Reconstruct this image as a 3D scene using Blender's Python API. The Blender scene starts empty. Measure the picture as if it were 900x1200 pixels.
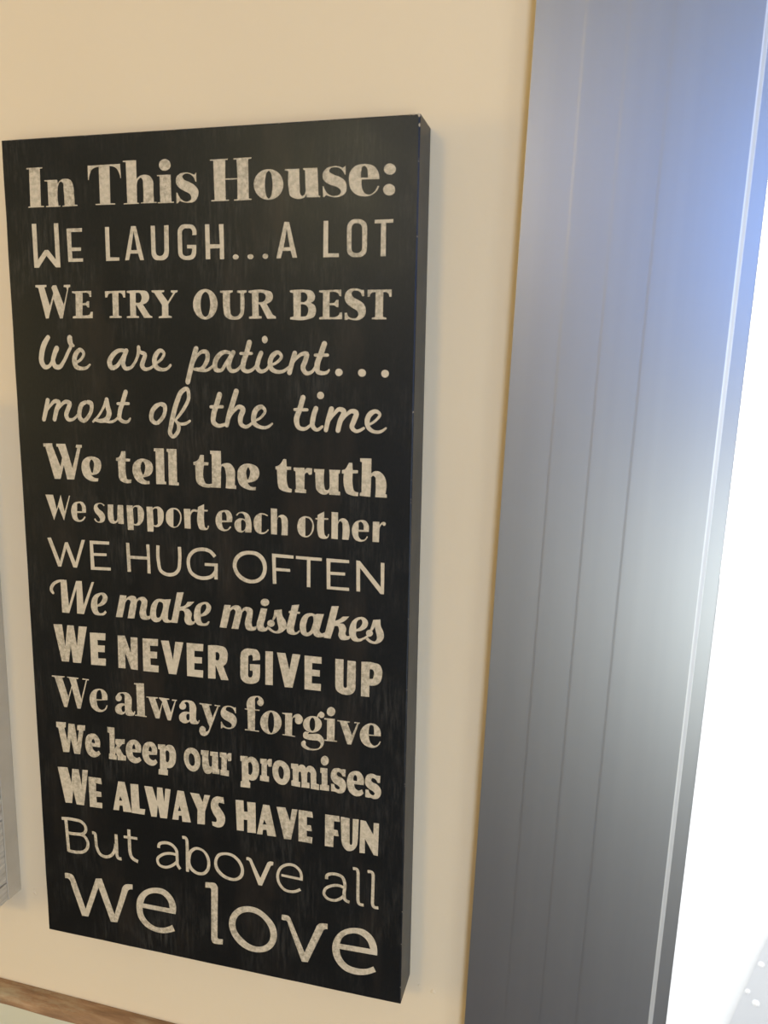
import bpy, math, random
from mathutils import Matrix, Vector
from mathutils.geometry import tessellate_polygon, delaunay_2d_cdt
random.seed(7)
S = bpy.context.scene
COL = S.collection
Z0 = 1.2                       # height of the sign's lower left corner above the floor
# ---------------------------------------------------------------- camera
cam = bpy.data.cameras.new('camera'); co = bpy.data.objects.new('camera', cam); COL.objects.link(co)
cam.sensor_fit = 'HORIZONTAL'; cam.sensor_width = 36.0; cam.lens = 946 * 36 / 900
cam.clip_start = 0.02; cam.clip_end = 100
cx, dn, fw = Vector((.96695, .25124, .04345)), Vector((.08607, -.16125, -.98315)), Vector((-.24, .9544, -.17754))
m = Matrix((cx, -dn, -fw)).transposed().to_4x4()
m.translation = Vector((.39998, -.032 - .51380, Z0 + .47160))
co.matrix_world = m
cam.dof.use_dof = True; cam.dof.focus_distance = .64; cam.dof.aperture_fstop = 14
S.camera = co
# ---------------------------------------------------------------- view, world, lights
vs = S.view_settings; vs.view_transform = 'Standard'; vs.look = 'None'; vs.exposure = 0.0; vs.gamma = 1.0; vs.use_curve_mapping = False
w = bpy.data.worlds.new('world'); S.world = w; w.use_nodes = True
nt = w.node_tree; bg = nt.nodes['Background']
bg.inputs[0].default_value = (.93, .97, 1.0, 1); bg.inputs[1].default_value = 3.2      # bright overcast day outside

def area(name, loc, target, size, sizey, power, color):
    l = bpy.data.lights.new(name, 'AREA'); l.shape = 'RECTANGLE'; l.size = size; l.size_y = sizey
    l.energy = power; l.color = color
    o = bpy.data.objects.new(name, l); COL.objects.link(o); o.location = loc
    o.rotation_euler = (Vector(target) - Vector(loc)).to_track_quat('-Z', 'Y').to_euler()
    return o
area('warm_lamp', (-.40, -2.2, 2.3), (.1, 0, 1.5), .35, .35, 9.5, (1.0, .72, .27))
area('warm_side_fill', (-2.0, -1.3, 1.6), (.0, 0, 1.5), .6, .6, 13, (1.0, .70, .22))  # added warm fill, steepens the falloff across the wall
area('haze_light_sign', (-.0, -3.0, 2.5), (.25, 0, 2.0), .5, .2, 2.5, (.22, .45, 1.0))  # added blue light, imitates lens haze on the sign's upper right
area('glare_light_upper', (1.6, -3.0, 2.25), (1.15, 0, 2.0), .8, .6, 34, (.19, .40, .95))  # added blue light behind the camera, imitates glare on the upper casing
area('glare_light_lower', (1.5, -3.0, .8), (1.2, 0, 1.0), .9, .8, 33, (.92, .97, .88))  # added pale light, stands in for door glare lower on the casing
area('cool_side_fill', (2.2, -1.3, 1.4), (.4, 0, 1.4), .8, 1.4, 8.5, (.80, .91, 1.0))  # added cool fill for right-facing faces, no window in that wall

# ---------------------------------------------------------------- materials
def mat(name, color, rough=.6, metallic=0., spec=.5):
    m = bpy.data.materials.new(name); m.use_nodes = True
    b = m.node_tree.nodes['Principled BSDF']
    b.inputs['Base Color'].default_value = (*color, 1); b.inputs['Roughness'].default_value = rough
    b.inputs['Metallic'].default_value = metallic; b.inputs['Specular IOR Level'].default_value = spec
    return m
def N(m, t, **kw):
    n = m.node_tree.nodes.new(t)
    for k, v in kw.items():
        if k in n.inputs: n.inputs[k].default_value = v
        else: setattr(n, k, v)
    return n
def coords(m, scale=(1, 1, 1), loc=(0, 0, 0)):
    tc = N(m, 'ShaderNodeTexCoord'); mp = N(m, 'ShaderNodeMapping')
    mp.inputs['Scale'].default_value = scale; mp.inputs['Location'].default_value = loc
    m.node_tree.links.new(tc.outputs['Object'], mp.inputs[0]); return mp.outputs[0]
def noise(m, vec, scale, detail=3., rough=.55):
    n = N(m, 'ShaderNodeTexNoise'); n.inputs['Scale'].default_value = scale
    n.inputs['Detail'].default_value = detail; n.inputs['Roughness'].default_value = rough
    m.node_tree.links.new(vec, n.inputs['Vector']); return n.outputs['Fac']
def ramp(m, fac, stops):
    r = N(m, 'ShaderNodeValToRGB'); e = r.color_ramp.elements
    while len(e) < len(stops): e.new(.5)
    for i, (p, c) in enumerate(stops): e[i].position = p; e[i].color = (*c, 1) if len(c) == 3 else c
    m.node_tree.links.new(fac, r.inputs[0]); return r.outputs[0]
def mixc(m, fac, a, b, mode='MIX'):
    x = N(m, 'ShaderNodeMix'); x.data_type = 'RGBA'; x.blend_type = mode
    for s, v in ((x.inputs[0], fac), (x.inputs[6], a), (x.inputs[7], b)):
        if hasattr(v, 'is_output'): m.node_tree.links.new(v, s)
        else: s.default_value = v if isinstance(v, float) else (*v, 1)
    return x.outputs[2]
def setc(m, c): m.node_tree.links.new(c, m.node_tree.nodes['Principled BSDF'].inputs['Base Color'])
def setr(m, c): m.node_tree.links.new(c, m.node_tree.nodes['Principled BSDF'].inputs['Roughness'])
def bump(m, fac, strength, dist):
    b = N(m, 'ShaderNodeBump'); b.inputs['Strength'].default_value = strength; b.inputs['Distance'].default_value = dist
    m.node_tree.links.new(fac, b.inputs['Height']); m.node_tree.links.new(b.outputs[0], m.node_tree.nodes['Principled BSDF'].inputs['Normal'])
g = lambda v: (v, v, v)

M_wall = mat('beige_wall_paint', (.60, .52, .42), .75, spec=.25)
v = coords(M_wall); n1 = noise(M_wall, v, 3, 2)
setc(M_wall, ramp(M_wall, n1, [(.3, (.695, .575, .395)), (.7, (.72, .60, .415))]))
bump(M_wall, noise(M_wall, v, 260, 4), .12, .0006)
M_board = mat('distressed_black_paint', (.012, .012, .0115), .5, spec=.36)
M_board.node_tree.nodes['Principled BSDF'].inputs['Specular Tint'].default_value = (.60, .72, 1, 1)  # cool tint put into the sheen to imitate bluish haze
v = coords(M_board, (1, 1, .12)); v2 = coords(M_board)
st = ramp(M_board, noise(M_board, v, 420, 4, .7), [(.45, g(0)), (.75, g(1))])
pa = ramp(M_board, noise(M_board, v2, 16, 4, .6), [(.45, g(0)), (.72, g(1))])
f1 = mixc(M_board, 1., st, pa, 'MULTIPLY')
fib = ramp(M_board, noise(M_board, coords(M_board, (1, 1, .35)), 900, 2), [(.3, (.0045, .0049, .0045)), (.7, (.0090, .0090, .0080))])
brown = ramp(M_board, noise(M_board, coords(M_board, (1, 1, .3), (3, 1, 2)), 22, 4, .6), [(.52, g(0)), (.75, g(1))])
c = mixc(M_board, brown, fib, (.026, .020, .014))
c = mixc(M_board, f1, c, (.058, .055, .047))
setc(M_board, c); setr(M_board, ramp(M_board, noise(M_board, v2, 40, 3), [(.3, g(.34)), (.7, g(.38))]))
bump(M_board, noise(M_board, coords(M_board, (1, 1, .2)), 700, 2), .12, .0002)
M_letter = mat('cream_letter_paint', (.5, .43, .31), .65, spec=.3)
v = coords(M_letter)
wear = ramp(M_letter, noise(M_letter, v, 300, 5, .7), [(.40, g(0)), (.60, g(1))])
big = ramp(M_letter, noise(M_letter, v, 14, 3), [(.38, g(.25)), (.6, g(1))])
fw_ = mixc(M_letter, 1., wear, big, 'MULTIPLY')
setc(M_letter, mixc(M_letter, fw_, (.58, .50, .365), (.30, .26, .185)))
M_chip = mat('worn_edge_fleck', (.42, .36, .27), .7)
M_alu = mat('dark_grey_satin_metal', (.17, .175, .19), .365, metallic=.92)
v = coords(M_alu, (1, 1, .01))
ln = noise(M_alu, v, 500, 2); ln2 = noise(M_alu, v, 60, 3)
setc(M_alu, ramp(M_alu, ln2, [(.3, (.290, .308, .340)), (.7, (.310, .328, .360))]))
bump(M_alu, ln, .02, .0001)
M_bead = mat('pale_highlight_metal', (.62, .64, .66), .5, metallic=.9)  # paler base colour puts the highlight line into the casing edge
M_gasket = mat('black_rubber_gasket', (.03, .03, .032), .6)
M_pic = mat('taupe_painted_frame', (.30, .26, .21), .6)
v = coords(M_pic, (1, 1, 1)); setc(M_pic, ramp(M_pic, noise(M_pic, v, 25, 4), [(.3, (.50, .43, .32)), (.7, (.58, .50, .38))]))
M_plank = mat('whitewashed_plank', (.45, .40, .33), .7)
v = coords(M_plank, (1, 1, 7)); setc(M_plank, ramp(M_plank, noise(M_plank, v, 45, 5), [(.3, (.42, .36, .27)), (.65, (.68, .61, .49))]))
M_wood = mat('brown_stained_wood', (.25, .14, .07), .55)
v = coords(M_wood, (.12, 1, 1)); wn = noise(M_wood, v, 190, 5, .65)
wr = ramp(M_wood, noise(M_wood, coords(M_wood, (.25, 1, 1), (.3, 0, 0)), 55, 5, .7), [(.52, g(0)), (.68, g(.6))])
setc(M_wood, mixc(M_wood, wr, ramp(M_wood, wn, [(.3, (.19, .105, .05)), (.55, (.33, .19, .095)), (.75, (.46, .30, .165))]), (.50, .42, .26)))
M_cream = mat('cream_worn_paint', (.62, .60, .43), .6)
v = coords(M_cream, (.5, 1, 2))
sep = N(M_cream, 'ShaderNodeSeparateXYZ'); M_cream.node_tree.links.new(coords(M_cream), sep.inputs[0])
mr = N(M_cream, 'ShaderNodeMapRange'); mr.inputs[1].default_value = -.016; mr.inputs[2].default_value = .0
M_cream.node_tree.links.new(sep.outputs['Z'], mr.inputs[0])
ad = N(M_cream, 'ShaderNodeMath', operation='MULTIPLY_ADD'); ad.inputs[1].default_value = 1.6; ad.inputs[2].default_value = -.95
M_cream.node_tree.links.new(noise(M_cream, v, 22, 4), ad.inputs[0])
ad2 = N(M_cream, 'ShaderNodeMath', operation='ADD'); M_cream.node_tree.links.new(ad.outputs[0], ad2.inputs[0]); M_cream.node_tree.links.new(mr.outputs[0], ad2.inputs[1])
em = ramp(M_cream, ad2.outputs[0], [(.45, g(0)), (.62, g(1))])
setc(M_cream, mixc(M_cream, em, (.60, .57, .41), (.30, .165, .08)))
M_floor = mat('oak_floor', (.33, .22, .13), .45)
v = coords(M_floor, (.2, 1, 1)); setc(M_floor, ramp(M_floor, noise(M_floor, v, 30, 4), [(.3, (.07, .045, .03)), (.7, (.12, .08, .05))]))
M_ceil = mat('white_ceiling_paint', (.8, .79, .76), .85)
M_white = mat('white_trim_paint', (.75, .74, .70), .4)
M_patio = mat('pale_concrete', (.42, .425, .43), .8)
v = coords(M_patio); setc(M_patio, ramp(M_patio, noise(M_patio, v, 3, 4), [(.35, (.42, .42, .42)), (.65, (.45, .45, .45))]))
M_slab = mat('grey_stone', (.285, .288, .295), .8)
M_snow = mat('pale_gravel', (.6, .6, .6), .8)
M_glass = bpy.data.materials.new('clear_glass'); M_glass.use_nodes = True
t = M_glass.node_tree; t.nodes.clear()
o_ = t.nodes.new('ShaderNodeOutputMaterial'); mx = t.nodes.new('ShaderNodeMixShader'); tr = t.nodes.new('ShaderNodeBsdfTransparent'); gl = t.nodes.new('ShaderNodeBsdfGlossy'); fr = t.nodes.new('ShaderNodeFresnel')
gl.inputs['Roughness'].default_value = .02; fr.inputs[0].default_value = 1.45
t.links.new(fr.outputs[0], mx.inputs[0]); t.links.new(tr.outputs[0], mx.inputs[1]); t.links.new(gl.outputs[0], mx.inputs[2]); t.links.new(mx.outputs[0], o_.inputs[0])

# ---------------------------------------------------------------- builders
def mesh(name, verts, faces, material, parent=None, kind=None, smooth=False):
    me = bpy.data.meshes.new(name); me.from_pydata([tuple(p) for p in verts], [], faces); me.update()
    me.materials.append(material)
    if smooth: me.polygons.foreach_set('use_smooth', [True] * len(me.polygons))
    o = bpy.data.objects.new(name, me); COL.objects.link(o)
    if parent: o.parent = parent
    if kind: o['kind'] = kind
    return o
def empty(name, loc, ry=0):
    o = bpy.data.objects.new(name, None); COL.objects.link(o); o.location = loc; o.rotation_euler = (0, ry, 0)
    o.empty_display_size = .05; return o
def tag(o, label, cat, group=None):
    o['label'] = label; o['category'] = cat
    if group: o['group'] = group
def boxvf(x0, x1, y0, y1, z0, z1):
    v = [(x, y, z) for x in (x0, x1) for y in (y0, y1) for z in (z0, z1)]
    return v, [(0, 1, 3, 2), (4, 6, 7, 5), (0, 4, 5, 1), (2, 3, 7, 6), (0, 2, 6, 4), (1, 5, 7, 3)]
def box(name, x0, x1, y0, y1, z0, z1, material, parent=None, kind=None, bevel=0, seg=2):
    o = mesh(name, *boxvf(x0, x1, y0, y1, z0, z1), material, parent, kind)
    if bevel:
        b = o.modifiers.new('bevel', 'BEVEL'); b.width = bevel; b.segments = seg; b.limit_method = 'ANGLE'
    return o
def prism(name, prof, z0, z1, material, parent=None, kind=None, smooth=False):
    """profile of (x, y) points, extruded up z"""
    n = len(prof); v = [(x, y, z0) for x, y in prof] + [(x, y, z1) for x, y in prof]
    f = [(i, (i + 1) % n, (i + 1) % n + n, i + n) for i in range(n)] + [tuple(range(n))[::-1], tuple(range(n, 2 * n))]
    return mesh(name, v, f, material, parent, kind, smooth)

# ---------------------------------------------------------------- the room (wall with the sign at y = 0, room at y < 0)
DX0, DX1, DZ1 = .4805, 1.42, 2.12        # door opening
XL, XR, YF, H = -2.2, 2.3, -3.2, 2.6
def wall_with_hole():
    v = []; f = []
    def bx(*a):
        vv, ff = boxvf(*a); k = len(v); v.extend(vv); f.extend([tuple(i + k for i in q) for q in ff])
    bx(XL, DX0, 0, .14, 0, H); bx(DX1, XR, 0, .14, 0, H); bx(DX0, DX1, 0, .14, DZ1, H)
    return v, f
wb = mesh('wall_back', *wall_with_hole(), M_wall, None, 'structure')
box('wall_left', XL - .1, XL, YF, .14, 0, H, M_wall, kind='structure')
box('wall_right', XR, XR + .1, YF, .14, 0, H, M_wall, kind='structure')
box('wall_front', XL - .1, XR + .1, YF - .1, YF, 0, H, M_wall, kind='structure')
box('floor', XL - .1, XR + .1, YF - .1, .14, -.1, 0, M_floor, kind='structure')
box('ceiling', XL - .1, XR + .1, YF - .1, .14, H, H + .1, M_ceil, kind='structure')
box('baseboard_back', XL, .3455, -.015, 0, 0, .11, M_white, kind='structure', bevel=.003)
# small blemishes under the wall paint
def blemish(x, z, r, h):
    v = [(x, -h, z)]; f = []
    n = 12
    for k, (rr, hh) in enumerate(((.55, .75), (1, 0))):
        for i in range(n):
            a = i * 2 * math.pi / n; q = 1 + .15 * math.sin(3 * a + x * 50)
            v.append((x + r * rr * q * math.cos(a), -h * hh + .00002 * 0, z + r * rr * q * math.sin(a)))
    for i in range(n):
        j = (i + 1) % n
        f.append((0, 1 + i, 1 + j)); f.append((1 + i, 1 + n + i, 1 + n + j, 1 + j))
    return mesh('paint_bump', v, f, M_wall, wb, smooth=True)
for x, z, r, h in ((.3188, -.0024, .0022, .0006), (.3075, .0002, .0012, .0004), (-.0379, .0029, .0014, .0005), (-.0385, .0065, .0008, .0004)):
    blemish(x, Z0 + z, r, h)

# ---------------------------------------------------------------- glazed door with dark grey casing
d = empty('door_1', (DX0, 0, 0)); d['kind'] = 'structure'
def dl(o): o.location.x -= DX0; return o
GR = .0
edges = [.3458, .3745, .3995, .4250, .4745]
for i in range(4):
    x0, x1 = edges[i] + (GR * .5 if i else 0), edges[i + 1] - GR * .5
    y = -.0125
    b = .0001
    prof = [(x0, 0), (x0, y + b * .5), (x0 + b * .35, y + b * .15), (x0 + b * 1.6, y), (x1 - .0012, y), (x1, y), (x1, 0)]
    if i: prof[1:4] = [(x0, y + .00005), (x0 + .0018, y)]
    dl(prism('casing_board', prof, 0, 2.26, M_alu, d))
# chamfered bead and outer strip
dl(prism('bead', [(.4745, 0), (.4745, -.0125), (.4751, -.0125), (.4754, -.01244), (.4771, -.0118), (.4774, -.0117), (.4777, -.0117), (.4777, 0)], 0, 2.26, M_bead, d))
dl(prism('edge_strip', [(.4777, 0), (.4777, -.0117), (.4782, -.0117), (.4862, -.0117), (.4865, -.0115), (.4865, .05), (.4800, .05), (.4800, 0)], 0, 2.16, M_alu, d))
dl(prism('gasket', [(.4866, -.003), (.4872, -.0025), (.4872, .05), (.4866, .05)], 0, 2.1, M_gasket, d))
dl(box('head_casing', .3458, 1.56, -.0125, 0, DZ1, 2.26, M_alu, d, bevel=.001)).location.z = .0005
dl(box('side_casing', DX1 - .001, 1.56, -.0120, 0, 0, DZ1, M_alu, d, bevel=.001))
dl(box('sill', DX0 + .008, DX1, -.01, .14, 0, .025, M_alu, d))
pane = dl(box('pane', DX0 + .008, DX1 - .001, .054, .060, .027, DZ1 - .001, M_glass, d))

# outside: pale terrace and a bed of pale gravel beyond it
box('terrace', -1.5, 5.5, .141, 7.0, -.2, -.06, M_patio, kind='structure')
slab = mesh('stone_slab', [(x, y, z) for z in (-.06, -.045) for x, y in ((.80, .20), (1.9, .20), (1.9, 2.5), (1.3, 2.5), (.90, 1.56))],
            [(5, 6, 7, 8, 9), (0, 1, 6, 5), (1, 2, 7, 6), (2, 3, 8, 7), (3, 4, 9, 8), (4, 0, 5, 9)], M_slab)
tag(slab, 'light grey stone slab on the pale terrace outside the glass door', 'slab')
for x, y, r, which in ((1.03, 1.83, .009, 'larger white pebble farther back on the grey stone slab outside'), (1.06, 1.85, .006, 'small white pebble farthest back on the grey stone slab outside'),
                    (.97, 1.70, .007, 'small white pebble near the front left edge of the grey stone slab outside'), (.985, 1.66, .010, 'largest and nearest white pebble on the grey stone slab outside')):
    n = 10; vv = [(x + r * q * math.cos(a * .628), y + r * q * math.sin(a * .628), zz) for q, zz in ((1, -.0449), (.8, -.040)) for a in range(n)] + [(x, y, -.037)]
    ff = [(a, (a + 1) % n, (a + 1) % n + n, a + n) for a in range(n)] + [(a + n, (a + 1) % n + n, 2 * n) for a in range(n)]
    o = mesh('pebble', vv, ff, M_snow, None, None, True); tag(o, which, 'pebble', 'white pebbles on the slab')

# ---------------------------------------------------------------- wall sign
RY = math.radians(-1.60988)
SW, SH, SD = .3000, .6157, .0320
sign = empty('wall_sign', (0, -SD, Z0), RY)
tag(sign, 'tall black box sign with cream house-rules lettering hanging on the beige wall', 'sign')
def board():
    """box with slightly uneven worn edges: grid ring so that edges waver a little"""
    v = []; f = []; nx, nz = 12, 24
    ring = [(i / nx * SW, 0) for i in range(nx)] + [(SW, i / nz * SH) for i in range(nz)] + [(SW - i / nx * SW, SH) for i in range(nx)] + [(0, SH - i / nz * SH) for i in range(nz)]
    n = len(ring); b = .0009
    def inset(p, s):
        x = min(max(p[0], s), SW - s); z = min(max(p[1], s), SH - s); return x, z
    rnd = [random.uniform(-.00018, .00018) for _ in ring]
    for (s, y) in ((0, SD - .0003), (0, b), (b * .3, b * .3), (b, 0)):
        for i, p in enumerate(ring):
            x, z = inset(p, s + (rnd[i] if s else 0)); v.append((x, y, z))
    for L in range(3):
        for i in range(n):
            j = (i + 1) % n; f.append((L * n + i, L * n + j, (L + 1) * n + j, (L + 1) * n + i))
    f.append(tuple(range(3 * n, 4 * n))); f.append(tuple(range(n))[::-1])
    o = mesh('board', v, f, M_board, sign)
    return o
board()
# pale flecks where the paint has chipped along the edges
v, f = [], []
chips = [(SW - .0006, SH - .0065, .0009), (SW - .001, SH - .0012, .0012)]
for k in range(26): chips.append((random.choice([.0004, SW - .0004]) , random.uniform(0, SH), random.uniform(.0002, .00045)))
for k in range(22): chips.append((random.uniform(0, SW), SH - .0003, random.uniform(.0002, .0006)))
for x, z, r in chips:
    k = len(v); n = 6
    v += [(x, -.00015, z)] + [(x + r * random.uniform(.6, 1.2) * math.cos(a * math.pi / 3), .0002, z + r * 1.3 * random.uniform(.6, 1.2) * math.sin(a * math.pi / 3)) for a in range(n)]
    f += [(k, k + 1 + i, k + 1 + (i + 1) % n) for i in range(n)]
o = mesh('chipped_paint', v, f, M_chip, sign, 'stuff'); o['label'] = 'pale flecks of chipped paint along the edges'

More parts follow.
